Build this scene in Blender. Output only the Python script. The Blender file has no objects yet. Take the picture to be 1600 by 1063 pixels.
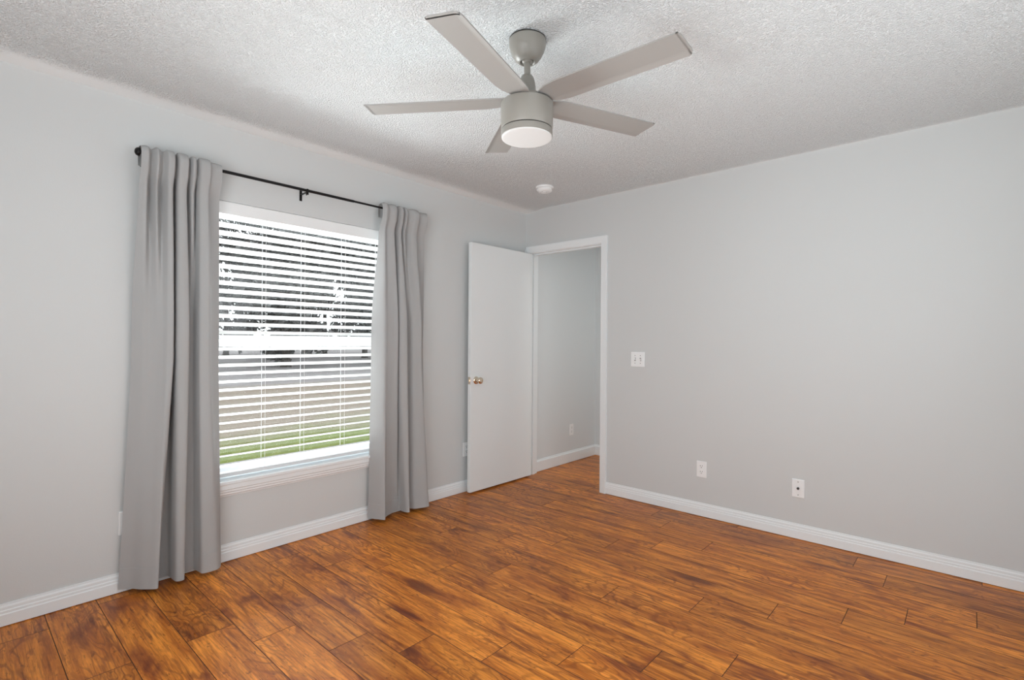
import bpy, bmesh, math, random
from mathutils import Vector, Matrix, noise
random.seed(7)
PI = math.pi
C = bpy.context.scene.collection
SC = bpy.context.scene

# ------------------------------------------------------------------ camera
cam_d = bpy.data.cameras.new('camera')
cam = bpy.data.objects.new('camera', cam_d); C.objects.link(cam); SC.camera = cam
cam_d.sensor_width = 36.0; cam_d.lens = 36.0*798.98/1600.0
cam_d.shift_y = 1.573/1600.0
cam_d.clip_start = 0.02; cam_d.clip_end = 400
YAW = 0.731004; ROLL = 0.00695
fw = Vector((-math.sin(YAW), math.cos(YAW), 0)); rt = Vector((math.cos(YAW), math.sin(YAW), 0)); up = Vector((0, 0, 1))
rt2 = rt*math.cos(ROLL) + up*math.sin(ROLL); up2 = up*math.cos(ROLL) - rt*math.sin(ROLL)
M3 = Matrix((rt2, up2, -fw)).transposed()
cam.matrix_world = Matrix.Translation((3.11244, -3.65386, 1.24947)) @ M3.to_4x4()

# ------------------------------------------------------------------ world, lights, exposure
W = bpy.data.worlds.new('overcast_sky'); SC.world = W; W.use_nodes = True
wn = W.node_tree.nodes; bg = wn['Background']
bg.inputs[0].default_value = (0.93, 0.97, 1.0, 1); bg.inputs[1].default_value = 1.9
SC.view_settings.view_transform = 'Standard'; SC.view_settings.look = 'None'
SC.view_settings.gamma = 1.0; SC.view_settings.use_curve_mapping = False
SC.view_settings.exposure = 0.06
SC.cycles.max_bounces = 16; SC.cycles.diffuse_bounces = 10; SC.cycles.glossy_bounces = 4
SC.cycles.transmission_bounces = 8; SC.cycles.transparent_max_bounces = 16
SC.cycles.use_denoising = True; SC.cycles.sample_clamp_indirect = 6.0

def area(name, loc, direction, sx, sy, power, col=(1, 1, 1)):
    l = bpy.data.lights.new(name, 'AREA'); l.shape = 'RECTANGLE'; l.size = sx; l.size_y = sy
    l.energy = power; l.color = col
    o = bpy.data.objects.new(name, l); C.objects.link(o); o.location = loc
    o.rotation_euler = Vector(direction).to_track_quat('-Z', 'Y').to_euler()
    return o
area('back_fill_lamp', (2.40, -4.37, 1.00), (-0.1, 1, 1.15), 1.9, 1.7, 41, (0.96, 0.985, 1.0))  # unseen fill lamp, set in the added back window
area('side_fill_lamp', (3.63, -1.9, 1.25), (-1, 0, 1.5), 1.9, 1.5, 4.5, (0.93, 0.975, 1.0))  # weak unseen fill lamp, set in the added side window
area('daylight_front_window', (-0.75, -2.13, 1.75), (1, 0, -0.1), 1.4, 1.6, 60, (0.96, 0.98, 1.0))
area('daylight_ground_bounce', (-1.35, -2.13, 0.35), (1, 0, 0.42), 2.2, 1.0, 150, (0.93, 0.97, 1.0))
area('outdoor_ceiling_fill', (-2.15, -2.13, -0.20), (0.12, 0, 1), 1.8, 1.8, 150, (0.95, 0.98, 1.0))  # added lamp lying outside to brighten the ceiling; there is no patio
area('hall_fill_lamp', (1.9, 0.55, 2.40), (0, 0, -1), 0.4, 0.4, 10, (1.0, 0.97, 0.93))  # unseen lamp added to light the hall

# ------------------------------------------------------------------ node helpers
def mat(name, col=(0.8, 0.8, 0.8), rough=0.5, metal=0.0, spec=0.5):
    m = bpy.data.materials.new(name); m.use_nodes = True
    b = m.node_tree.nodes['Principled BSDF']
    b.inputs['Base Color'].default_value = (*col, 1); b.inputs['Roughness'].default_value = rough
    b.inputs['Metallic'].default_value = metal; b.inputs['Specular IOR Level'].default_value = spec
    return m
class NT:
    def __init__(s, m): s.t = m.node_tree; s.n = s.t.nodes; s.b = s.n.get('Principled BSDF'); s.out = s.n.get('Material Output')
    def new(s, typ, **kw):
        nd = s.n.new(typ)
        for k, v in kw.items(): setattr(nd, k, v)
        return nd
    def link(s, a, b): s.t.links.new(a, b)
    def val(s, inp, v):
        if hasattr(v, 'is_linked') or isinstance(v, bpy.types.NodeSocket): s.link(v, inp)
        else: inp.default_value = v
    def math(s, op, a, b=None, c=None, clamp=False):
        nd = s.new('ShaderNodeMath', operation=op, use_clamp=clamp)
        s.val(nd.inputs[0], a)
        if b is not None: s.val(nd.inputs[1], b)
        if c is not None: s.val(nd.inputs[2], c)
        return nd.outputs[0]
    def mix(s, f, a, b, blend='MIX'):
        nd = s.new('ShaderNodeMix', data_type='RGBA', blend_type=blend)
        s.val(nd.inputs[0], f); s.val(nd.inputs[6], a); s.val(nd.inputs[7], b)
        return nd.outputs[2]
    def smooth(s, v, lo, hi):
        nd = s.new('ShaderNodeMapRange', interpolation_type='SMOOTHSTEP')
        s.val(nd.inputs[0], v); nd.inputs[1].default_value = lo; nd.inputs[2].default_value = hi
        return nd.outputs[0]
    def noise(s, vec, scale, detail=2, rough=0.5, dist=0.0):
        nd = s.new('ShaderNodeTexNoise'); s.link(vec, nd.inputs['Vector'])
        nd.inputs['Scale'].default_value = scale; nd.inputs['Detail'].default_value = detail
        nd.inputs['Roughness'].default_value = rough; nd.inputs['Distortion'].default_value = dist
        return nd.outputs[0]
    def pos(s): return s.new('ShaderNodeNewGeometry').outputs['Position']
    def bump(s, h, strength, dist):
        nd = s.new('ShaderNodeBump'); s.link(h, nd.inputs['Height'])
        nd.inputs['Strength'].default_value = strength; nd.inputs['Distance'].default_value = dist
        s.link(nd.outputs[0], s.b.inputs['Normal'])

# wall paint: fine roller stipple
def paint(name, col, rough=0.55, bump=0.12):
    m = mat(name, col, rough, spec=0.35); t = NT(m)
    t.bump(t.noise(t.pos(), 160, 3, 0.6), bump, 0.002)
    return m
M_wall = paint('white_wall_paint', (0.652, 0.677, 0.682))
M_hall = paint('hall_wall_paint', (0.73, 0.77, 0.785))
M_trim = mat('white_trim_gloss_paint', (0.855, 0.90, 0.92), 0.35)
M_door = mat('white_door_paint', (0.845, 0.89, 0.905), 0.42)
# popcorn ceiling
M_ceil = mat('popcorn_ceiling_texture', (0.885, 0.925, 0.94), 0.8, spec=0.2)
t = NT(M_ceil); P = t.pos()
vo = t.new('ShaderNodeTexVoronoi'); t.link(P, vo.inputs['Vector']); vo.inputs['Scale'].default_value = 105
n1 = t.noise(P, 125, 3, 0.6); n2 = t.noise(P, 45, 3, 0.6)
lump = t.smooth(vo.outputs['Distance'], 0.62, 0.20)
hh = t.math('ADD', t.math('MULTIPLY', lump, 0.45), t.math('ADD', t.smooth(n1, 0.36, 0.60), t.math('MULTIPLY', n2, 0.5)))
sx = t.new('ShaderNodeSeparateXYZ'); t.link(P, sx.inputs[0])
edge = t.math('MULTIPLY', t.smooth(t.math('ADD', sx.outputs[0], t.math('MULTIPLY', n2, 0.06)), 0.11, 0.19),
              t.smooth(t.math('MULTIPLY', sx.outputs[1], -1.0), -0.01, 0.05))
t.bump(t.math('MULTIPLY', hh, edge), 1.0, 0.0048)

# laminate floor: one plank per face, plank-local coordinates in the UV map
def floor_mat():
    m = mat('hickory_laminate_planks', (0.4, 0.15, 0.04), 0.3); t = NT(m)
    uv = t.new('ShaderNodeUVMap'); uv.uv_map = 'plank'
    at = t.new('ShaderNodeAttribute'); at.attribute_name = 'seed'
    seed = at.outputs['Fac']
    sp = t.new('ShaderNodeSeparateXYZ'); t.link(uv.outputs[0], sp.inputs[0])
    U, V = sp.outputs[0], sp.outputs[1]
    def coord(su, sv, so):
        c = t.new('ShaderNodeCombineXYZ')
        t.val(c.inputs[0], t.math('MULTIPLY', U, su)); t.val(c.inputs[1], t.math('MULTIPLY', V, sv))
        t.val(c.inputs[2], t.math('MULTIPLY', seed, so)); return c.outputs[0]
    # cathedral rings: contours of a slow stretched noise
    slow = t.noise(coord(1.7, 6.0, 37.0), 1.0, 3, 0.5, 0.5)
    rings = t.math('SINE', t.math('MULTIPLY', slow, 105.0))
    rings = t.smooth(rings, 0.25, 1.0)
    where = t.smooth(t.noise(coord(1.4, 4.0, 11.0), 1.0, 2, 0.5), 0.40, 0.60)
    rings = t.math('MULTIPLY', rings, t.math('ADD', 0.25, t.math('MULTIPLY', where, 0.75)))
    fine = t.noise(coord(7, 130, 53.0), 1.0, 4, 0.65, 0.3)
    mid = t.noise(coord(2.4, 20, 71.0), 1.0, 4, 0.65, 0.6)
    knot = t.noise(coord(2.6, 8.5, 91.0), 1.0, 4, 0.55, 0.5)
    knotm = t.smooth(knot, 0.50, 0.70)
    core = t.smooth(knot, 0.60, 0.76)
    streak = t.smooth(t.noise(coord(2.6, 36, 17.0), 1.0, 4, 0.62, 0.5), 0.52, 0.70)
    fleck = t.smooth(t.noise(coord(26, 70, 29.0), 1.0, 3, 0.6, 0.4), 0.58, 0.72)
    base = t.mix(t.smooth(mid, 0.30, 0.70), (0.48, 0.138, 0.016, 1), (0.90, 0.330, 0.048, 1))
    base = t.mix(t.math('MULTIPLY', rings, 0.62), base, (0.235, 0.060, 0.012, 1))
    base = t.mix(t.math('MULTIPLY', t.smooth(fine, 0.42, 0.66), 0.55), base, (0.26, 0.070, 0.014, 1))
    base = t.mix(t.math('MULTIPLY', streak, 0.78), base, (0.15, 0.034, 0.010, 1))
    base = t.mix(t.math('MULTIPLY', fleck, 0.60), base, (0.10, 0.024, 0.009, 1))
    base = t.mix(t.math('MULTIPLY', knotm, 0.66), base, (0.20, 0.038, 0.013, 1))
    base = t.mix(t.math('MULTIPLY', core, 0.65), base, (0.075, 0.018, 0.012, 1))
    tone = t.new('ShaderNodeMapRange'); t.link(t.math('FRACT', t.math('MULTIPLY', seed, 7.31)), tone.inputs[0])
    tone.inputs[3].default_value = 0.84; tone.inputs[4].default_value = 1.12
    hs = t.new('ShaderNodeHueSaturation'); t.link(base, hs.inputs['Color']); t.link(tone.outputs[0], hs.inputs['Value'])
    t.link(hs.outputs[0], t.b.inputs['Base Color'])
    t.link(t.math('ADD', 0.24, t.math('MULTIPLY', mid, 0.14)), t.b.inputs['Roughness'])
    t.b.inputs['Specular IOR Level'].default_value = 0.22
    h = t.math('ADD', t.math('MULTIPLY', fine, 0.5), t.math('ADD', t.math('MULTIPLY', mid, 1.2), t.math('MULTIPLY', rings, -0.15)))
    t.bump(h, 0.35, 0.0022)
    return m
M_floor = floor_mat()
M_groove = mat('plank_bevel', (0.085, 0.026, 0.010), 0.5)

# curtain cloth
M_cloth = mat('grey_curtain_cloth', (0.465, 0.471, 0.473), 0.8, spec=0.15)
t = NT(M_cloth)
wv = t.noise(t.pos(), 900, 2, 0.6); t.bump(t.math('ADD', wv, t.math('MULTIPLY', t.noise(t.pos(), 14, 3, 0.6), 4.0)), 0.25, 0.0015)
tr = t.new('ShaderNodeBsdfTranslucent'); tr.inputs[0].default_value = (0.55, 0.56, 0.58, 1)
mx = t.new('ShaderNodeMixShader'); mx.inputs[0].default_value = 0.10
t.link(t.b.outputs[0], mx.inputs[1]); t.link(tr.outputs[0], mx.inputs[2]); t.link(mx.outputs[0], t.out.inputs[0])
M_black = mat('black_metal', (0.012, 0.012, 0.013), 0.38, 0.6)
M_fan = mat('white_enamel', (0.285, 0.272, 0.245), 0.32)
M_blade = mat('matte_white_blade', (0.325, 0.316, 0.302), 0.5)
M_dark = mat('dark_gap', (0.03, 0.028, 0.025), 0.6)
M_plastic = mat('white_plastic', (0.90, 0.925, 0.935), 0.3)
M_slot = mat('dark_slot', (0.06, 0.06, 0.06), 0.6)
M_screw = mat('painted_screw', (0.30, 0.30, 0.30), 0.4)
M_brass = mat('aged_brass', (0.80, 0.69, 0.56), 0.14, 1.0)
M_steel = mat('hinge_steel', (0.62, 0.60, 0.56), 0.35, 0.9)
M_lens = mat('frosted_light_lens', (0.5, 0.5, 0.495), 0.4)
b = M_lens.node_tree.nodes['Principled BSDF']; b.inputs['Emission Color'].default_value = (1, 0.995, 0.98, 1); b.inputs['Emission Strength'].default_value = 0.20
# blind slats: white vinyl that lets a little daylight through
M_slat = mat('white_vinyl_slat', (0.76, 0.765, 0.77), 0.4)
t = NT(M_slat); tr = t.new('ShaderNodeBsdfTranslucent'); tr.inputs[0].default_value = (0.92, 0.93, 0.94, 1)
mx = t.new('ShaderNodeMixShader'); mx.inputs[0].default_value = 0.20
t.link(t.b.outputs[0], mx.inputs[1]); t.link(tr.outputs[0], mx.inputs[2]); t.link(mx.outputs[0], t.out.inputs[0])
M_cord = mat('white_blind_cord', (0.85, 0.86, 0.87), 0.7)
M_vinyl = mat('white_window_vinyl', (0.85, 0.86, 0.88), 0.4)
# window glass
M_glass = bpy.data.materials.new('window_glass'); M_glass.use_nodes = True
t = NT(M_glass); t.n.remove(t.b)
tp = t.new('ShaderNodeBsdfTransparent'); tp.inputs[0].default_value = (0.97, 0.98, 0.975, 1)
gl = t.new('ShaderNodeBsdfGlossy'); gl.inputs['Roughness'].default_value = 0.02
lw = t.new('ShaderNodeLayerWeight'); lw.inputs[0].default_value = 0.5
fr = t.math('ADD', 0.03, t.math('MULTIPLY', t.math('POWER', lw.outputs['Facing'], 4.0), 0.6))
mx = t.new('ShaderNodeMixShader'); t.link(fr, mx.inputs[0]); t.link(tp.outputs[0], mx.inputs[1]); t.link(gl.outputs[0], mx.inputs[2])
t.link(mx.outputs[0], t.out.inputs[0])
# ground outside: lawn, dry dirt, pale road
M_ground = mat('lawn_and_dirt', (0.2, 0.2, 0.1), 0.95, spec=0.1)
t = NT(M_ground); P = t.pos(); s3 = t.new('ShaderNodeSeparateXYZ'); t.link(P, s3.inputs[0])
nb = t.noise(P, 0.55, 4, 0.6); nf = t.noise(P, 9, 4, 0.7)
xx = t.math('ADD', s3.outputs[0], t.math('MULTIPLY', t.math('SUBTRACT', nb, 0.5), 5.0))
grass = t.mix(nf, (0.075, 0.110, 0.028, 1), (0.25, 0.29, 0.095, 1))
dirt = t.mix(nf, (0.17, 0.135, 0.10, 1), (0.31, 0.26, 0.215, 1))
road = t.mix(nf, (0.23, 0.215, 0.215, 1), (0.30, 0.285, 0.285, 1))
c1 = t.mix(t.smooth(t.math('MULTIPLY', xx, -1.0), 3.6, 6.6), grass, dirt)
c2 = t.mix(t.smooth(t.math('MULTIPLY', s3.outputs[0], -1.0), 13.0, 15.0), c1, road)
t.link(c2, t.b.inputs['Base Color'])
M_leaf = mat('dark_leaves', (0.030, 0.036, 0.028), 0.7)
t = NT(M_leaf); oi = t.new('ShaderNodeObjectInfo')
t.link(t.mix(t.noise(t.pos(), 1.2, 2), (0.085, 0.088, 0.085, 1), (0.17, 0.172, 0.168, 1)), t.b.inputs['Base Color'])
M_bark = mat('grey_bark', (0.06, 0.052, 0.045), 0.9)
M_facade = mat('exterior_stucco', (0.55, 0.53, 0.5), 0.9)

# ------------------------------------------------------------------ mesh helpers
def obj(name, bm, m, parent=None, smooth=False, auto=None):
    me = bpy.data.meshes.new(name)
    bmesh.ops.recalc_face_normals(bm, faces=bm.faces[:])
    bm.to_mesh(me); bm.free()
    ms = m if isinstance(m, (list, tuple)) else [m]
    for k in ms: me.materials.append(k)
    o = bpy.data.objects.new(name, me); C.objects.link(o)
    if parent: o.parent = parent
    if smooth:
        for p in me.polygons: p.use_smooth = True
        if auto is not None:
            me.set_sharp_from_angle(angle=math.radians(auto))
    return o
def tag(o, label, cat, group=None):
    o['label'] = label; o['category'] = cat
    if group: o['group'] = group
    return o
def struct(name, bm, m, parent=None, **k):
    o = obj(name, bm, m, parent, **k)
    if not parent: o['kind'] = 'structure'
    return o
def empty(name, loc=(0, 0, 0)):
    o = bpy.data.objects.new(name, None); C.objects.link(o); o.location = loc; o.empty_display_size = 0.1
    return o
def box(bm, a, b, bev=0.0, mi=0):
    x0, y0, z0 = a; x1, y1, z1 = b
    vs = [bm.verts.new(v) for v in ((x0,y0,z0),(x1,y0,z0),(x1,y1,z0),(x0,y1,z0),(x0,y0,z1),(x1,y0,z1),(x1,y1,z1),(x0,y1,z1))]
    fs = [bm.faces.new([vs[i] for i in f]) for f in ((3,2,1,0),(4,5,6,7),(0,1,5,4),(1,2,6,5),(2,3,7,6),(3,0,4,7))]
    for f in fs: f.material_index = mi
    if bev > 0:
        es = list({e for f in fs for e in f.edges})
        bmesh.ops.bevel(bm, geom=es, offset=bev, segments=2, profile=0.5, affect='EDGES')
def lathe(bm, prof, n=32, M=Matrix.Identity(4), mi=0):
    rings = []
    for r, z in prof:
        if r < 1e-6: rings.append([bm.verts.new(M @ Vector((0, 0, z)))])
        else: rings.append([bm.verts.new(M @ Vector((r*math.cos(2*PI*i/n), r*math.sin(2*PI*i/n), z))) for i in range(n)])
    for A, B in zip(rings, rings[1:]):
        for i in range(n):
            j = (i+1) % n
            if len(A) == 1 and len(B) == 1: continue
            if len(A) == 1: f = bm.faces.new((A[0], B[i], B[j]))
            elif len(B) == 1: f = bm.faces.new((A[i], A[j], B[0]))
            else: f = bm.faces.new((A[i], A[j], B[j], B[i]))
            f.material_index = mi
def axis_M(p, d):
    return Matrix.Translation(p) @ Vector(d).to_track_quat('Z', 'Y').to_matrix().to_4x4()
def rod(bm, a, b, r, n=16, mi=0):
    a, b = Vector(a), Vector(b); L = (b-a).length
    lathe(bm, [(0, 0), (r, 0), (r, L), (0, L)], n, axis_M(a, b-a), mi)
def extrude_profile(bm, prof, path_a, path_b, out, mi=0):
    """prof: (out, z) points of a closed section, swept straight from path_a to path_b"""
    a, b, o = Vector(path_a), Vector(path_b), Vector(out)
    A = [bm.verts.new(a + o*p[0] + Vector((0, 0, p[1]))) for p in prof]
    B = [bm.verts.new(b + o*p[0] + Vector((0, 0, p[1]))) for p in prof]
    n = len(prof)
    for i in range(n):
        bm.faces.new((A[i], A[(i+1) % n], B[(i+1) % n], B[i]))
    bm.faces.new(A[::-1]); bm.faces.new(B)

H = 2.44
RX = 3.62        # side wall
RY = -4.36       # back wall
WY0, WY1, WZ0, WZ1 = -2.75, -1.45, 0.455, 2.025      # window opening
DX0, DX1, DZ = 0.058, 0.825, 2.062                   # doorway clear opening
HX, HY, HXE = 0.028, 1.165, 2.30                     # hall: left wall, end wall, right end

# ------------------------------------------------------------------ floor: planks run away from the window wall
bm = bmesh.new()
uvl = bm.loops.layers.uv.new('plank'); sl = bm.faces.layers.float.new('seed')
JT = {0: .917, 1: 1.203, 2: 1.42, 3: 1.70, 4: 1.933, 5: .968, 6: 1.205, 7: 1.782, 8: 2.147, 9: 2.434, 10: 2.69, 11: 2.90, 12: 3.14}
PW, PL, CH = 0.182, 1.222, 0.0015
Yb = -2.794
for r in range(-9, 24):
    ya, yb = Yb + r*PW, Yb + (r+1)*PW
    if r in JT: j0 = JT[r]
    else: j0 = random.uniform(0, PL)
    x = j0 - math.ceil((j0+0.05)/PL)*PL
    while x < RX + 0.02:
        xa, xb = max(x, -0.02), min(x+PL, RX+0.02)
        if xb - xa > 0.01:
            y0, y1 = max(ya, RY-0.02), min(yb, HY+0.03)
            if y1 - y0 > 0.01:
                seed = random.random()
                o = [(xa,y0),(xb,y0),(xb,y1),(xa,y1)]
                i_ = [(xa+CH,y0+CH),(xb-CH,y0+CH),(xb-CH,y1-CH),(xa+CH,y1-CH)]
                vo_ = [bm.verts.new((a, c, -0.0016)) for a, c in o]; vi = [bm.verts.new((a, c, 0.0)) for a, c in i_]
                fs = [bm.faces.new(vi)] + [bm.faces.new((vo_[k], vo_[(k+1)%4], vi[(k+1)%4], vi[k])) for k in range(4)]
                for q, f in enumerate(fs):
                    f[sl] = seed*10; f.material_index = 0 if q == 0 else 1
                    for lp in f.loops: lp[uvl].uv = (lp.vert.co.x - x + seed*13, lp.vert.co.y - ya)
        x += PL
me = bpy.data.meshes.new('floor'); bm.to_mesh(me); bm.free()
me.materials.append(M_floor); me.materials.append(M_groove)
fl = bpy.data.objects.new('floor', me); C.objects.link(fl); fl['kind'] = 'structure'
# the slab under it
bm = bmesh.new(); box(bm, (-0.02, RY-0.02, -0.25), (RX+0.02, HY+0.03, -0.004)); sb = obj('subfloor', bm, M_groove, fl)

# ------------------------------------------------------------------ ceiling with a smoothed strip along the window wall
bm = bmesh.new()
prof = [(-0.02, 0.0), (0.055, 0.0), (0.085, 0.001), (0.11, 0.004), (0.14, 0.011), (0.175, 0.016), (0.22, 0.0175), (RX+0.02, 0.0175)]
rows = []
ys = [RY-0.02, -3, -2, -1, -0.25, 0.0, 0.10]
for x, dz in prof: rows.append([bm.verts.new((x, y, H+dz)) for y in ys])
for A, B in zip(rows, rows[1:]):
    for k in range(len(ys)-1): bm.faces.new((A[k], A[k+1], B[k+1], B[k]))
for f in bm.faces: f.normal_flip()
me = bpy.data.meshes.new('ceiling'); bm.to_mesh(me); bm.free(); me.materials.append(M_ceil)
for p_ in me.polygons: p_.use_smooth = True
ce = bpy.data.objects.new('ceiling', me); C.objects.link(ce); ce['kind'] = 'structure'
bm = bmesh.new(); box(bm, (-0.02, RY-0.02, H+0.02), (RX+0.02, HY+0.1, H+0.12)); box(bm, (HX, 0.116, H), (HXE, HY, H+0.018)); obj('ceiling_board', bm, M_wall, ce)

# ------------------------------------------------------------------ walls
TH = 0.17
bm = bmesh.new()
box(bm, (-TH, RY-0.12, -0.25), (0, WY0, H+0.02)); box(bm, (-TH, WY1, -0.25), (0, 0.115, H+0.02))
box(bm, (-TH, WY0, -0.25), (0, WY1, WZ0-0.02)); box(bm, (-TH, WY0, WZ1), (0, WY1, H+0.02))
struct('wall_left', bm, M_wall)
bm = bmesh.new()
box(bm, (0, 0, 0), (DX0-0.02, 0.115, H+0.02)); box(bm, (DX1+0.02, 0, 0), (RX+0.1, 0.115, H+0.02)); box(bm, (DX0-0.02, 0, DZ+0.02), (DX1+0.02, 0.115, H+0.02))
struct('wall_right', bm, M_wall)
BW = (1.43, 3.37, 0.15, 1.90)      # opening for an unseen window, added to bring in fill light
bm = bmesh.new()
box(bm, (0, RY-0.12, 0), (BW[0], RY, H+0.02)); box(bm, (BW[1], RY-0.12, 0), (RX+0.1, RY, H+0.02))
box(bm, (BW[0], RY-0.12, 0), (BW[1], RY, BW[2])); box(bm, (BW[0], RY-0.12, BW[3]), (BW[1], RY, H+0.02))
struct('wall_back', bm, M_wall)
SW = (-2.87, -0.93, 0.48, 2.02)    # a second unseen window, added in the side wall for fill light
bm = bmesh.new(); box(bm, (RX, RY, 0), (RX+0.12, SW[0], H+0.02)); box(bm, (RX, SW[1], 0), (RX+0.12, 0, H+0.02))
box(bm, (RX, SW[0], 0), (RX+0.12, SW[1], SW[2])); box(bm, (RX, SW[0], SW[3]), (RX+0.12, SW[1], H+0.02)); struct('wall_side', bm, M_wall)
bm = bmesh.new()
box(bm, (-TH, 0.115, -0.25), (HX, HY+0.1, H+0.02)); box(bm, (HX, HY, 0), (HXE+0.1, HY+0.1, H+0.02)); box(bm, (HXE, 0.115, 0), (HXE+0.1, HY, H+0.02))
struct('wall_hall', bm, M_hall)

# ------------------------------------------------------------------ baseboards
BB = [(0, 0.0035), (0.0145, 0.0035), (0.0145, 0.052), (0.0115, 0.056), (0.0115, 0.066), (0.0085, 0.070), (0.0085, 0.082), (0.005, 0.089), (0.0045, 0.096), (0, 0.096)]
bm = bmesh.new(); extrude_profile(bm, BB, (0, RY, 0), (0, 0, 0), (1, 0, 0)); struct('baseboard_left', bm, M_trim)
bm = bmesh.new(); extrude_profile(bm, BB, (0.886, 0, 0), (RX, 0, 0), (0, -1, 0)); struct('baseboard_right', bm, M_trim)
HB = [(0, 0.0035), (0.015, 0.0035), (0.015, 0.096), (0.012, 0.101), (0.007, 0.104), (0.006, 0.114), (0, 0.116)]
bm = bmesh.new(); extrude_profile(bm, HB, (HX, 0.117, 0), (HX, HY, 0), (1, 0, 0)); extrude_profile(bm, HB, (HX, HY, 0), (HXE, HY, 0), (0, -1, 0)); struct('baseboard_hall', bm, M_trim)

# ------------------------------------------------------------------ doorway casing and jamb
bm = bmesh.new()
CW = 0.059
def casing_v(x0, x1):
    s = 1 if x1 > x0 else -1       # inner edge at x0
    pts = [(0, 0), (0, 0.010), (0.006, 0.013), (0.02, 0.014), (abs(x1-x0)-0.012, 0.018), (abs(x1-x0), 0.018), (abs(x1-x0), 0)]
    A = [bm.verts.new((x0+s*p[0], -p[1], 0)) for p in pts]
    zt = [DZ+0.004 + (p[0] if True else p[0]) for p in pts]
    B = [bm.verts.new((x0+s*p[0], -p[1], z)) for p, z in zip(pts, zt)]
    for i in range(len(pts)): bm.faces.new((A[i], A[(i+1) % len(pts)], B[(i+1) % len(pts)], B[i]))
    bm.faces.new(A); bm.faces.new(B)
casing_v(DX1+0.004, DX1+0.004+CW)
casing_v(DX0-0.004, 0.004)
hp = [(0, 0), (0, 0.010), (0.006, 0.013), (0.02, 0.014), (CW-0.012, 0.018), (CW, 0.018), (CW, 0)]
A = [bm.verts.new((0.022, -p[1], DZ+0.004+p[0])) for p in hp]; B = [bm.verts.new((DX1+0.004+p[0], -p[1], DZ+0.004+p[0])) for p in hp]
for i in range(len(hp)): bm.faces.new((A[i], A[(i+1) % len(hp)], B[(i+1) % len(hp)], B[i]))
bm.faces.new(A); bm.faces.new(B)
box(bm, (DX0-0.02, 0.0, 0), (DX0, 0.117, DZ+0.02)); box(bm, (DX1, 0.0, 0), (DX1+0.02, 0.117, DZ+0.02)); box(bm, (DX0, 0.0, DZ), (DX1, 0.117, DZ+0.02))
# door stop
box(bm, (DX0, 0.040, 0), (DX0+0.011, 0.075, DZ)); box(bm, (DX1-0.011, 0.040, 0), (DX1, 0.075, DZ)); box(bm, (DX0+0.011, 0.040, DZ-0.011), (DX1-0.011, 0.075, DZ))
struct('trim_1', bm, M_trim)

# ------------------------------------------------------------------ open door
dr = empty('door_1', (0.066, -0.022, 0)); dr['kind'] = 'structure'
dr.rotation_euler = (0, 0, math.radians(-0.4))
bm = bmesh.new(); box(bm, (0, -0.765, 0.014), (0.035, 0, 2.052), 0.0015); obj('door_leaf', bm, M_door, dr)
def knob(side):
    bm = bmesh.new(); s = side; x0 = 0.035 if s > 0 else 0.0
    M = axis_M((x0, -0.705, 0.925), (s, 0, 0))
    lathe(bm, [(0, 0), (0.032, 0), (0.031, 0.004), (0.026, 0.008), (0.013, 0.011), (0.010, 0.026), (0.014, 0.030), (0.024, 0.036), (0.0275, 0.046), (0.026, 0.056), (0.019, 0.062), (0.009, 0.0635), (0.008, 0.061), (0, 0.061)], 32, M)
    return obj('door_knob', bm, M_brass, dr, smooth=True, auto=45)
kn = knob(1); kn['label'] = 'polished brass round knob'
bm = bmesh.new(); box(bm, (0.005, -0.767, 0.895), (0.030, -0.7645, 0.953), 0.0006); box(bm, (0.011, -0.774, 0.915), (0.024, -0.766, 0.935), 0.002)
o = obj('latch_plate', bm, M_brass, dr); o['label'] = 'brass latch plate on the door edge'
for z in (0.22, 1.05, 1.86):
    bm = bmesh.new(); rod(bm, (-0.004, 0.004, z-0.045), (-0.004, 0.004, z+0.045), 0.006, 12); rod(bm, (-0.004, 0.004, z+0.045), (-0.004, 0.004, z+0.052), 0.004, 12)
    obj('hinge', bm, M_steel, dr, smooth=True, auto=40)

# ------------------------------------------------------------------ window unit
wn_ = empty('window_1', (0, 0, 0)); wn_['kind'] = 'structure'
FX0, FX1 = -0.165, -0.105
bm = bmesh.new()
fz0 = WZ0
box(bm, (FX0, WY0, fz0), (FX1, WY0+0.045, WZ1)); box(bm, (FX0, WY1-0.045, fz0), (FX1, WY1, WZ1))
box(bm, (FX0, WY0+0.045, fz0), (FX1, WY1-0.045, fz0+0.05)); box(bm, (FX0, WY0+0.045, WZ1-0.045), (FX1, WY1-0.045, WZ1))
obj('window_frame', bm, M_vinyl, wn_)
bm = bmesh.new(); box(bm, (-0.155, WY0+0.045, 1.205), (-0.112, WY1-0.045, 1.272), 0.003); obj('meeting_rail', bm, M_vinyl, wn_)
for z0, z1, x in ((fz0+0.05, 1.205, -0.128), (1.272, WZ1-0.045, -0.143)):
    bm = bmesh.new(); box(bm, (x-0.002, WY0+0.045, z0), (x+0.002, WY1-0.045, z1)); obj('window_pane', bm, M_glass, wn_)
# sill shelf and its moulded apron
bm = bmesh.new(); box(bm, (-0.105, WY0, WZ0-0.02), (0.0, WY1, WZ0)); box(bm, (0.0, WY0-0.03, WZ0-0.02), (0.036, WY1+0.03, WZ0), 0.004)
obj('window_sill', bm, M_trim, wn_)
AP = [(0, -0.02), (0.030, -0.02), (0.030, -0.046), (0.024, -0.051), (0.024, -0.062), (0.017, -0.067), (0.017, -0.077), (0.009, -0.083), (0.008, -0.089), (0, -0.089)]
bm = bmesh.new(); extrude_profile(bm, AP, (0, WY0-0.02, WZ0), (0, WY1+0.02, WZ0), (1, 0, 0)); obj('sill_apron', bm, M_trim, wn_)

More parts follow.
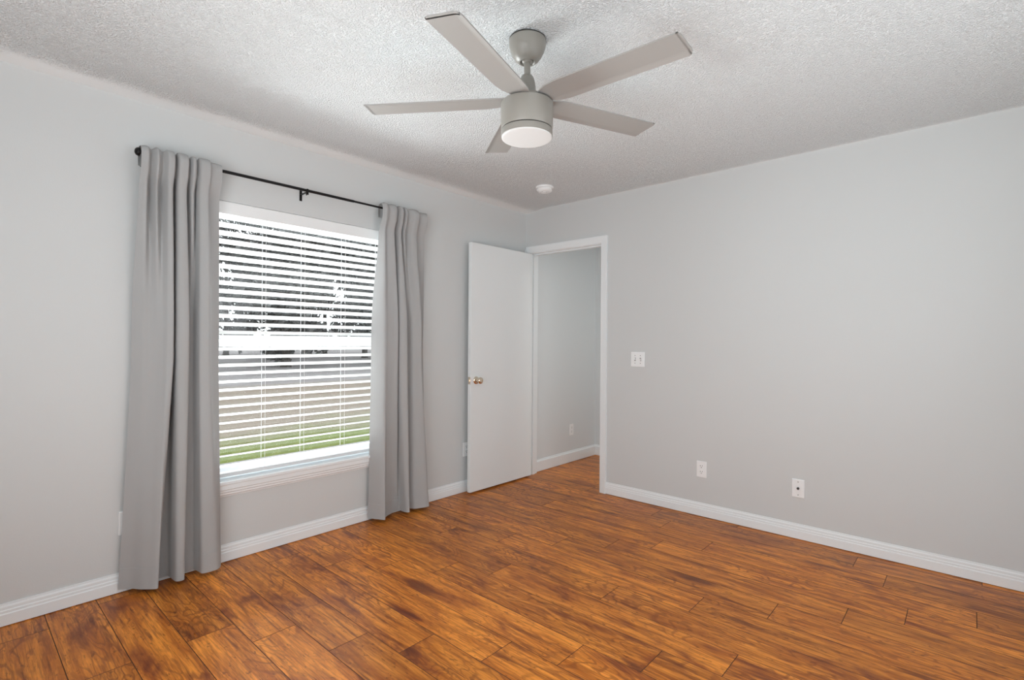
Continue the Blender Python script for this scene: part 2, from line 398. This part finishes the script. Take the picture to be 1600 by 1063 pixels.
# unseen window added behind the camera to frame the back fill lamp
wb = empty('window_2_added', (0, 0, 0)); wb['kind'] = 'structure'
bm = bmesh.new(); y0, y1 = RY-0.11, RY-0.06
box(bm, (BW[0], y0, BW[2]), (BW[0]+0.05, y1, BW[3])); box(bm, (BW[1]-0.05, y0, BW[2]), (BW[1], y1, BW[3])); box(bm, (BW[0]+0.05, y0, BW[2]), (BW[1]-0.05, y1, BW[2]+0.05)); box(bm, (BW[0]+0.05, y0, BW[3]-0.05), (BW[1]-0.05, y1, BW[3]))
box(bm, (2.38, y0, BW[2]+0.05), (2.42, y1, BW[3]-0.05))
obj('window_frame', bm, M_vinyl, wb)

w3 = empty('window_3_added', (0, 0, 0)); w3['kind'] = 'structure'  # unseen window added in the side wall to frame its fill lamp
bm = bmesh.new(); x0, x1 = RX+0.06, RX+0.11
box(bm, (x0, SW[0], SW[2]), (x1, SW[0]+0.05, SW[3])); box(bm, (x0, SW[1]-0.05, SW[2]), (x1, SW[1], SW[3])); box(bm, (x0, SW[0]+0.05, SW[2]), (x1, SW[1]-0.05, SW[2]+0.05)); box(bm, (x0, SW[0]+0.05, SW[3]-0.05), (x1, SW[1]-0.05, SW[3]))
obj('window_frame', bm, M_vinyl, w3)

# ------------------------------------------------------------------ blind
bl = empty('window_blind', (0, 0, WZ0)); tag(bl, 'white horizontal slat blind lowered over the window between the grey curtains', 'blind')
BY0, BY1 = WY0+0.012, WY1-0.012
def loc(o): o.location = (0, 0, -WZ0); return o
bm = bmesh.new()
box(bm, (-0.066, BY0, 1.975), (-0.022, BY1, 2.02)); loc(obj('head_rail', bm, M_plastic, bl))
bm = bmesh.new()
VP = [(-0.019, 1.953), (-0.006, 1.953), (-0.003, 1.957), (-0.003, 2.018), (-0.006, 2.0238), (-0.019, 2.0238)]
A = [bm.verts.new((p[0], BY0, p[1])) for p in VP]; B = [bm.verts.new((p[0], BY1, p[1])) for p in VP]
for i in range(len(VP)): bm.faces.new((A[i], A[(i+1) % len(VP)], B[(i+1) % len(VP)], B[i]))
bm.faces.new(A); bm.faces.new(B); loc(obj('valance', bm, M_plastic, bl))
TILT = math.radians(21)
NS = 31; Z0, PITCH = 1.945, 0.04695
def slat_bm(z):
    bm = bmesh.new(); n = 6; w = 0.025; hgt = 0.0016
    top = []; bot = []
    for i in range(n+1):
        s = -1+2*i/n; x = s*w; zc = hgt*(1-s*s)
        for lst, dz in ((top, 0.0015), (bot, -0.0015)):
            px, pz = x, zc+dz
            X = -0.044 + px*math.cos(TILT) - pz*math.sin(TILT); Z = z + px*math.sin(TILT) + pz*math.cos(TILT)
            lst.append((X, Z))
    ring = top + bot[::-1]
    A = [bm.verts.new((x, BY0+0.006, zz)) for x, zz in ring]; B = [bm.verts.new((x, BY1-0.006, zz)) for x, zz in ring]
    m = len(ring)
    for i in range(m): bm.faces.new((A[i], A[(i+1) % m], B[(i+1) % m], B[i]))
    bm.faces.new(A); bm.faces.new(B)
    return bm
s0 = None
for k in range(NS):
    if s0 is None: s0 = loc(obj('slat', slat_bm(Z0), M_slat, bl)); 
    else:
        s = s0.copy(); C.objects.link(s); s.location = (0, 0, -WZ0-k*PITCH)
zr = Z0-(NS-1)*PITCH
bm = bmesh.new(); box(bm, (-0.069, BY0+0.006, WZ0+0.012), (-0.019, BY1-0.006, WZ0+0.034), 0.004); loc(obj('bottom_rail', bm, M_slat, bl))
for y in (-2.365, -2.125, -1.845, -2.66, -1.58):
    bm = bmesh.new()
    for x in (-0.0175, -0.0705): rod(bm, (x, y, WZ0+0.03), (x, y, 1.975), 0.0009, 6)
    loc(obj('ladder_cord', bm, M_cord, bl))

# ------------------------------------------------------------------ curtain rod
RODX, RODZ = 0.080, 2.163
ro = empty('curtain_rod', (RODX, -2.134, RODZ)); tag(ro, 'thin black metal curtain rod mounted above the window', 'curtain rod')
def rl(o): o.location = (-RODX, 2.134, -RODZ); return o
bm = bmesh.new(); rod(bm, (RODX, -3.018, RODZ), (RODX, -1.845, RODZ), 0.0085, 20); rl(obj('rod_tube', bm, M_black, ro, smooth=True, auto=40))
bm = bmesh.new(); rod(bm, (RODX, -1.86, RODZ), (RODX, -1.256, RODZ), 0.0068, 20); rl(obj('rod_tube', bm, M_black, ro, smooth=True, auto=40))
for y, s in ((-3.016, -1), (-1.256, 1)):
    bm = bmesh.new(); R_ = 0.0205
    lathe(bm, [(0, -0.004), (R_, -0.004), (R_, 0)] + [(R_*math.cos(a*PI/16), 0.017*math.sin(a*PI/16)) for a in range(1, 8)] + [(0, 0.017)], 28, axis_M((RODX, y, RODZ), (0, s, 0)))
    rl(obj('finial', bm, M_black, ro, smooth=True, auto=40))
for y in (-2.165, -2.985, -1.285):
    bm = bmesh.new()
    box(bm, (0.0, y-0.008, RODZ-0.05), (0.003, y+0.008, RODZ+0.02)); box(bm, (0.0, y-0.006, RODZ-0.014), (RODX+0.012, y+0.006, RODZ-0.0095))
    box(bm, (RODX+0.0095, y-0.006, RODZ-0.028), (RODX+0.0125, y+0.006, RODZ+0.008)); rod(bm, (RODX, y-0.002, RODZ-0.030), (RODX, y-0.002, RODZ-0.010), 0.003, 10)
    rl(obj('rod_bracket', bm, M_black, ro))

# ------------------------------------------------------------------ curtains
def catmull(pts, n):
    out = []
    P_ = [pts[0]] + list(pts) + [pts[-1]]
    for i in range(len(pts)-1):
        p0, p1, p2, p3 = P_[i:i+4]
        for k in range(n):
            u = k/n
            q = []
            for a, b_, c, d in zip(p0, p1, p2, p3):
                m1, m2 = (c-a)*0.42, (d-b_)*0.42
                q.append((2*u**3-3*u*u+1)*b_ + (u**3-2*u*u+u)*m1 + (-2*u**3+3*u*u)*c + (u**3-u*u)*m2)
            out.append(tuple(q))
    out.append(pts[-1]); return out
ZT, ZM, ZB = 2.075, 1.15, 0.022
def make_curtain(name, top, mid, bot, label, cx, zb=ZB):
    N = 7
    T_, M_, B_ = catmull(top, N), catmull(mid, N), catmull(bot, N)
    n = len(T_)
    root = empty(name, (0.08, cx, 0.0)); tag(root, label, 'curtain', 'grey curtains beside the window')
    off = Vector((-0.08, -cx, 0))
    def prof(z):
        if z >= ZT: return T_
        if z > ZM:
            u = (z-ZM)/(ZT-ZM); u = u**1.35; u = u*u*(3-2*u) if u > 0 else 0
            return [(a[0]*u+b_[0]*(1-u), a[1]*u+b_[1]*(1-u)) for a, b_ in zip(T_, M_)]
        u = (ZM-z)/(ZM-zb); u = u**1.1
        return [(a[0]*u+b_[0]*(1-u), a[1]*u+b_[1]*(1-u)) for a, b_ in zip(B_, M_)]
    def row(bm, z, push=0.0, fn=None):
        pr = prof(z); vs = []
        for i, (y, x) in enumerate(pr):
            w = 0.0035*noise.noise(Vector((y*9, z*2.2, cx*3))) + 0.0025*noise.noise(Vector((y*23, z*7, cx)))
            if z > 1.95: w *= 0.4
            X = max(x + w + push, 0.019)
            if fn: X = fn(X, i)
            vs.append(bm.verts.new(Vector((X, y, z)) + off))
        return vs
    def skin(bm, rows):
        for A, B in zip(rows, rows[1:]):
            for i in range(n-1): bm.faces.new((A[i], A[i+1], B[i+1], B[i]))
    def fin(nm, bm, th):
        o = obj(nm, bm, M_cloth, root, smooth=True)
        md = o.modifiers.new('cloth_thickness', 'SOLIDIFY'); md.thickness = th; md.offset = 0
        es = o.modifiers.new('crisp_edges', 'EDGE_SPLIT'); es.split_angle = math.radians(60)
        return o
    gather = lambda x, i: 0.0910 + 0.040*max(0.0, min(1.0, (x-0.04)/0.065))
    # panel
    bm = bmesh.new(); rows = []
    zs = [2.105, 2.085, 2.06, 2.03, 2.0, 1.96] + [1.96-(1.96-zb-0.10)*k/46 for k in range(1, 47)]
    for z in zs:
        g = min(1.0, max(0.0, (2.105-z)/0.10)); g = g*g*(3-2*g)
        rows.append(row(bm, z, 0, (lambda X, i, g=g: gather(X, i)*(1-g)+X*g)))
    skin(bm, rows); fin('panel', bm, 0.0012)
    # hem
    bm = bmesh.new(); zh = zb+0.10
    rows = [row(bm, zh, 0.0016)] + [row(bm, zh-0.10*k/8, 0.0016) for k in range(1, 9)]
    skin(bm, rows); fin('hem', bm, 0.0022)
    # rod pocket: front, top and back wrap round the rod
    bm = bmesh.new(); rows = []
    def prow(z, f, lift):
        vs = []
        for i, (y, x) in enumerate(T_):
            rid = max(0.0, min(1.0, (x-0.04)/0.065))
            X = 0.080 + f*(0.0110 + 0.040*rid)
            vs.append(bm.verts.new(Vector((X, y, z + lift*rid + 0.002*noise.noise(Vector((y*60, f, 1))))) + off))
        return vs
    for z, f, l in ((2.100, 1.0, 0), (2.108, 1.02, 0), (2.13, 1.10, 0), (2.155, 1.12, 0.002), (2.170, 1.0, 0.006), (2.179, 0.75, 0.012), (2.183, 0.30, 0.017), (2.183, -0.3, 0.016), (2.178, -0.75, 0.009), (2.163, -1.0, 0), (2.135, -1.0, 0), (2.105, -0.9, 0)):
        rows.append(prow(z, f, l))
    skin(bm, rows); fin('rod_pocket', bm, 0.0012)
    return root
Lt = [(-3.012,.075),(-2.985,.095),(-2.966,.050),(-2.945,.105),(-2.918,.055),(-2.897,.112),(-2.876,.104),(-2.868,.030),(-2.860,.028),(-2.853,.100),(-2.817,.105),(-2.803,.045),(-2.790,.095),(-2.777,.090),(-2.766,.050),(-2.754,.102),(-2.719,.112),(-2.700,.075),(-2.650,.066)]
Lm = [(-3.030,.030),(-2.990,.062),(-2.960,.070),(-2.935,.085),(-2.915,.104),(-2.898,.124),(-2.874,.126),(-2.868,.030),(-2.862,.028),(-2.856,.116),(-2.805,.124),(-2.799,.050),(-2.778,.045),(-2.764,.045),(-2.758,.070),(-2.752,.114),(-2.714,.130),(-2.690,.098),(-2.640,.045)]
Lb = [(-3.074,.024),(-3.030,.052),(-3.000,.095),(-2.972,.122),(-2.952,.142),(-2.938,.140),(-2.930,.085),(-2.915,.030),(-2.868,.026),(-2.858,.125),(-2.823,.132),(-2.812,.048),(-2.780,.045),(-2.755,.045),(-2.744,.085),(-2.736,.128),(-2.675,.132),(-2.648,.108),(-2.632,.070)]
Rt_ = [(-1.640,.065),(-1.632,.085),(-1.620,.108),(-1.590,.085),(-1.556,.104),(-1.535,.095),(-1.515,.040),(-1.500,.102),(-1.482,.100),(-1.470,.045),(-1.455,.105),(-1.420,.060),(-1.390,.100),(-1.350,.104),(-1.325,.070),(-1.259,.080)]
Rm = [(-1.672,.026),(-1.655,.080),(-1.631,.130),(-1.600,.126),(-1.550,.120),(-1.513,.120),(-1.500,.045),(-1.491,.110),(-1.438,.126),(-1.420,.058),(-1.390,.062),(-1.370,.100),(-1.345,.120),(-1.317,.128),(-1.285,.085),(-1.225,.030)]
Rb = [(-1.690,.032),(-1.665,.085),(-1.632,.142),(-1.602,.104),(-1.530,.068),(-1.465,.052),(-1.447,.056),(-1.441,.124),(-1.421,.140),(-1.402,.080),(-1.375,.072),(-1.350,.108),(-1.300,.130),(-1.247,.138),(-1.215,.085),(-1.185,.026)]
make_curtain('curtain', Lt, Lm, Lb, 'grey floor-length curtain gathered on the rod at the far left of the window', -2.83)
make_curtain('curtain', Rt_, Rm, Rb, 'grey floor-length curtain hanging between the window and the open door', -1.45, 0.024)

# ------------------------------------------------------------------ ceiling fan
FCX, FCY = 1.787, -2.096
fan = empty('ceiling_fan', (FCX, FCY, H)); tag(fan, 'white five-blade ceiling fan with a lit round light', 'ceiling fan')
def fz(o): o.location = (0, 0, -H); return o
bm = bmesh.new(); lathe(bm, [(0, 2.4535), (0.0735, 2.4535), (0.0735, 2.449), (0, 2.449)], 40); fz(obj('canopy_gap_shade', bm, M_dark, fan, smooth=True, auto=30))  # dark disc puts the shade of the gap above the canopy into colour
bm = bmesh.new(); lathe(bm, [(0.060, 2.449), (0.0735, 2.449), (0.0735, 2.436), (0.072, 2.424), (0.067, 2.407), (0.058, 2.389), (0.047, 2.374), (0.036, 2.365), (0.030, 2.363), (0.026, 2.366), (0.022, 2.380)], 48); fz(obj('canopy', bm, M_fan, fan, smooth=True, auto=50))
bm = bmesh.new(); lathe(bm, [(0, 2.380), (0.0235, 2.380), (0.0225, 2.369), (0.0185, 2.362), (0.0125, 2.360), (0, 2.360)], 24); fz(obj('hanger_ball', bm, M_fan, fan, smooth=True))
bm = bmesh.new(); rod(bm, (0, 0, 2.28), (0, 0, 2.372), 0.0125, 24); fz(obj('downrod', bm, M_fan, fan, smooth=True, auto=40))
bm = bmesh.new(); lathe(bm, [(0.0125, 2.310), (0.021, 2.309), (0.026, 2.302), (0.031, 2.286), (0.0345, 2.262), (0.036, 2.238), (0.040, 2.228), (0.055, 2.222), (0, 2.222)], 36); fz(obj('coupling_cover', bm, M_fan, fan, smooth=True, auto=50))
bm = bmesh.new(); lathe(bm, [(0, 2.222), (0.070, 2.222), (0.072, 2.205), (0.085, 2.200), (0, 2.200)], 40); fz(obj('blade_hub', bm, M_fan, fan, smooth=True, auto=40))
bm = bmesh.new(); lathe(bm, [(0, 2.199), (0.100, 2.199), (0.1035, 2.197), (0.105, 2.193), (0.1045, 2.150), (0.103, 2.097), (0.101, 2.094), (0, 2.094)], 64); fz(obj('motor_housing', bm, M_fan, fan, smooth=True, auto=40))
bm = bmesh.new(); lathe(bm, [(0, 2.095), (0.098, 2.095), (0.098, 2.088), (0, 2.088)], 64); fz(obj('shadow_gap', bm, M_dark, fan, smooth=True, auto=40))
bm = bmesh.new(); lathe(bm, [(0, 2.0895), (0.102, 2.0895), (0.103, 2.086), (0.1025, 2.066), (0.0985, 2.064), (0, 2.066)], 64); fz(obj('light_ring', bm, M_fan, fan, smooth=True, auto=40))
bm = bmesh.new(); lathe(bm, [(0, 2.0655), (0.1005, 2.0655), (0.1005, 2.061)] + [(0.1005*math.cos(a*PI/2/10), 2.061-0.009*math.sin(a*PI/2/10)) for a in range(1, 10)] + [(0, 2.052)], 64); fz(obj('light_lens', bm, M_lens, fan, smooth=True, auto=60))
# blades: a flat board with one folded lip, pitched so the lip side hangs low
def blade_bm():
    bm = bmesh.new()
    R0, R1 = 0.075, 0.655
    hw = 0.060; lip = 0.020
    # stations along the radius: (r, low-v, high-v), v>0 is the lip side
    st = []
    for k in range(0, 13):
        r = R0 + (R1-R0)*k/12
        st.append((r, -hw + 0.030*max(0, 1-(r-R0)/0.10)**2, hw - 0.020*max(0, 1-(r-R0)/0.10)**2))
    c0, c1 = 0.012, 0.012
    st = st[:-1] + [(R1-c1, -hw, hw), (R1-c1*0.45, -hw, hw-c1*0.35), (R1-c0, -hw, hw-c1*0.50), (R1-c0*0.3, -hw+c0*0.3, hw-c1*0.8), (R1, -hw+c0, hw-c1)]
    vs_rows = []
    th = 0.005
    def z(v):
        return -max(0.0, v-(hw-lip))*0.30
    for r, a, b_ in st:
        cr = [a, a*0.5, 0.0, min(hw-lip-0.004, b_-0.002), min(hw-lip+0.004, b_-0.001), b_]
        top = [bm.verts.new((r, v, z(v)+th/2)) for v in cr]; bot = [bm.verts.new((r, v, z(v)-th/2)) for v in cr]
        vs_rows.append(top + bot[::-1])
    m = len(vs_rows[0])
    for A, B in zip(vs_rows, vs_rows[1:]):
        for i in range(m): bm.faces.new((A[i], A[(i+1) % m], B[(i+1) % m], B[i]))
    bm.faces.new(vs_rows[0][::-1]); bm.faces.new(vs_rows[-1])
    return bm
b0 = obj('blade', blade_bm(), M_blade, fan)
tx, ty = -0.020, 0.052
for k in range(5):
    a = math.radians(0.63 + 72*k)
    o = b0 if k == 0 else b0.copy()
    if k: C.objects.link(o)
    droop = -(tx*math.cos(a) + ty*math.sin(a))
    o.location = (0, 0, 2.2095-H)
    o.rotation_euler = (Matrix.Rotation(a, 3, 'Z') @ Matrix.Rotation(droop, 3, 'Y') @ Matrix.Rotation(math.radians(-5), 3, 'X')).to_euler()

# ------------------------------------------------------------------ smoke detector
sd = empty('smoke_detector', (0.622, -0.506, H+0.0175)); tag(sd, 'round white smoke detector on the ceiling near the corner', 'smoke detector')
bm = bmesh.new(); lathe(bm, [(0, 0.0), (0.070, 0.0), (0.071, -0.010), (0.069, -0.014), (0, -0.014)], 40); obj('mounting_base', bm, M_plastic, sd, smooth=True, auto=40)
bm = bmesh.new(); lathe(bm, [(0.060, -0.0145), (0.062, -0.022), (0.060, -0.030), (0.052, -0.038), (0.036, -0.042), (0.034, -0.040), (0.018, -0.040), (0.016, -0.043), (0, -0.044)], 40); obj('detector_cover', bm, M_plastic, sd, smooth=True, auto=35)
bm = bmesh.new(); lathe(bm, [(0.0, 0), (0.010, 0), (0.010, -0.003), (0, -0.004)], 20, Matrix.Translation((-0.008, -0.030, -0.0395))); obj('test_button', bm, M_plastic, sd, smooth=True, auto=40)

# ------------------------------------------------------------------ wall plates.  local frame: x along the wall, z up, -y out of the wall
def plate(name, w, h, label, cat, loc_, rz, group=None):
    r = empty(name, loc_); r.rotation_euler = (0, 0, rz); tag(r, label, cat, group)
    bm = bmesh.new(); box(bm, (-w/2, -0.0065, -h/2), (w/2, 0, h/2), 0.0028); obj('face_plate', bm, M_plastic, r)
    return r
def screw(r, x, z, m=None):
    bm = bmesh.new(); lathe(bm, [(0, 0), (0.0036, 0), (0.0032, 0.0012), (0, 0.0014)], 14, axis_M((x, -0.0064, z), (0, -1, 0))); obj('screw', bm, m or M_screw, r)
def duplex(label, loc_, rz, group=None, m=None):
    r = plate('power_outlet', 0.072, 0.116, label, 'outlet', loc_, rz, group)
    for s in (0.0205, -0.0205):
        bm = bmesh.new()
        pts = [(0.0168*math.cos(a), max(-0.0135, min(0.0135, 0.0168*math.sin(a)))) for a in [2*PI*i/28 for i in range(28)]]
        A = [bm.verts.new((x, -0.0064, s+z)) for x, z in pts]; B = [bm.verts.new((x, -0.0085, s+z)) for x, z in pts]
        for i in range(28): bm.faces.new((A[i], A[(i+1) % 28], B[(i+1) % 28], B[i]))
        bm.faces.new(B); rc = obj('receptacle', bm, M_plastic, r)
        bm = bmesh.new()
        box(bm, (-0.0085, -0.0089, s+0.001), (-0.0055, -0.0084, s+0.009)); box(bm, (0.0055, -0.0089, s+0.002), (0.0085, -0.0084, s+0.009))
        lathe(bm, [(0, 0), (0.003, 0), (0.003, 0.0005), (0, 0.0005)], 12, axis_M((0, -0.0084, s-0.007), (0, -1, 0)))
        o = obj('slots', bm, M_slot, rc); o['label'] = 'dark plug slots'
    screw(r, 0, 0, M_plastic)
    return r
duplex('white duplex power outlet on the right wall, between the doorway and the cable plate', (1.678, 0, 0.337), 0)
duplex('white power outlet low on the wall seen through the doorway', (HX, 0.715, 0.335), PI/2)
duplex('white power outlet on the window wall, half hidden behind the open door', (0, -0.745, 0.350), PI/2)
duplex('white power outlet on the window wall, mostly hidden behind the left curtain', (0, -3.034, 0.338), PI/2)
r = plate('cable_outlet', 0.072, 0.116, 'white cable wall plate with a dark centre connector, right of the power outlet', 'outlet', (2.299, 0, 0.322), 0)
bm = bmesh.new(); lathe(bm, [(0, 0), (0.008, 0), (0.008, 0.003), (0.0048, 0.003), (0.0048, 0.012), (0.003, 0.012), (0.003, 0.006), (0, 0.006)], 20, axis_M((0, -0.0064, 0), (0, -1, 0)))
o = obj('coaxial_connector', bm, M_slot, r); o['label'] = 'dark coaxial connector'
screw(r, 0, 0.041); screw(r, 0, -0.041)
r = plate('light_switch', 0.118, 0.116, 'white double toggle light switch beside the doorway', 'light switch', (1.168, 0, 1.112), 0)
for x, d in ((-0.023, 1), (0.023, -1)):
    bm = bmesh.new(); box(bm, (x-0.006, -0.0068, -0.013), (x+0.006, -0.0063, 0.013)); o = obj('switch_slot', bm, M_screw, r)
    bm = bmesh.new(); box(bm, (x-0.004, -0.018, -0.0065), (x+0.004, -0.0064, 0.0065), 0.0015)
    for v in bm.verts:
        if v.co.y < -0.012: v.co.z += d*0.006
    obj('toggle', bm, M_plastic, r)
    screw(r, x, 0.030); screw(r, x, -0.030)

# ------------------------------------------------------------------ outside
bm = bmesh.new(); box(bm, (-120, -80, -0.75), (-TH, 80, -0.25)); struct('ground', bm, M_ground)
def leaf_cloud(n, R_, hgt, seed):
    rnd = random.Random(seed); bm = bmesh.new()
    blobs = [(Vector((rnd.uniform(-R_, R_)*0.75, rnd.uniform(-R_, R_)*0.75, hgt*rnd.uniform(0.10, 0.93))), rnd.uniform(0.35, 0.62)*R_) for _ in range(26)]
    for _ in range(n):
        c, rr = rnd.choice(blobs)
        d = Vector((rnd.gauss(0, 1), rnd.gauss(0, 1), rnd.gauss(0, 0.8))).normalized()*rr*rnd.random()**0.45
        p_ = c + d; s = rnd.uniform(0.14, 0.30)
        a = Vector((rnd.gauss(0, 1), rnd.gauss(0, 1), rnd.gauss(0, 1))).normalized(); b_ = a.orthogonal().normalized()
        e = a.cross(b_)
        bm.faces.new([bm.verts.new(p_ + b_*s), bm.verts.new(p_ + e*s*0.5), bm.verts.new(p_ - b_*s), bm.verts.new(p_ - e*s*0.5)])
    return bm
def trunk_bm(hgt):
    bm = bmesh.new(); lathe(bm, [(0, 0), (0.30, 0), (0.22, 0.4), (0.17, hgt*0.35), (0.08, hgt*0.7), (0, hgt*0.72)], 14)
    for k in range(5):
        a = k*2.4; rod(bm, (0, 0, hgt*(0.25+0.07*k)), (1.5*math.cos(a), 1.5*math.sin(a), hgt*(0.45+0.08*k)), 0.06, 8)
    return bm
proto = [(7500, 2.15, 7.8, 1), (8500, 2.5, 12.5, 2), (7000, 2.0, 7.2, 3), (9000, 3.5, 16.0, 4)]
meshes = [None]*4
TREES = []
for i in range(6):
    TREES.append((-24.5 + (i % 2)*1.2, -4.0+6.4*i, (0, 2)[i % 2], ('lower tree beyond the road, far left of the window', 'lower tree beyond the road, hidden behind the left curtain', 'lower dark tree seen through the left half of the blind', 'lower dark tree seen through the right half of the blind', 'lower tree beyond the road, hidden behind the right curtain', 'lower tree beyond the road, far right of the window')[i]))
for i in range(6):
    TREES.append((-34.5, -2.0+7.3*i, 1, ('tall back row tree, far left of the window', 'tall back row tree, hidden behind the left curtain', 'tall dark back row tree seen through the left of the blind', 'tall dark back row tree seen through the right of the blind', 'tall back row tree, behind the right curtain', 'tall back row tree, far right of the window')[i]))
for i in range(4):
    TREES.append((-47, 4.0+9.5*i, 3, ('tallest farthest tree, far left of the window', 'tallest farthest tree, at the left edge of the blind', 'tallest farthest tree, at the right edge of the blind', 'tallest farthest tree, far right of the window')[i]))
for x, y, k, lab in TREES:
    r = empty('leafy_tree', (x, y, -0.25)); tag(r, lab, 'tree', 'trees across the road'); r.rotation_euler = (0, 0, random.uniform(0, 6))
    n, R_, hg, sd_ = proto[k]
    if meshes[k] is None:
        f = obj('foliage', leaf_cloud(n, R_, hg, sd_), M_leaf, r); tk = obj('trunk', trunk_bm(hg), M_bark, r); meshes[k] = (f, tk)
    else:
        for q in meshes[k]:
            c = q.copy(); C.objects.link(c); c.parent = r
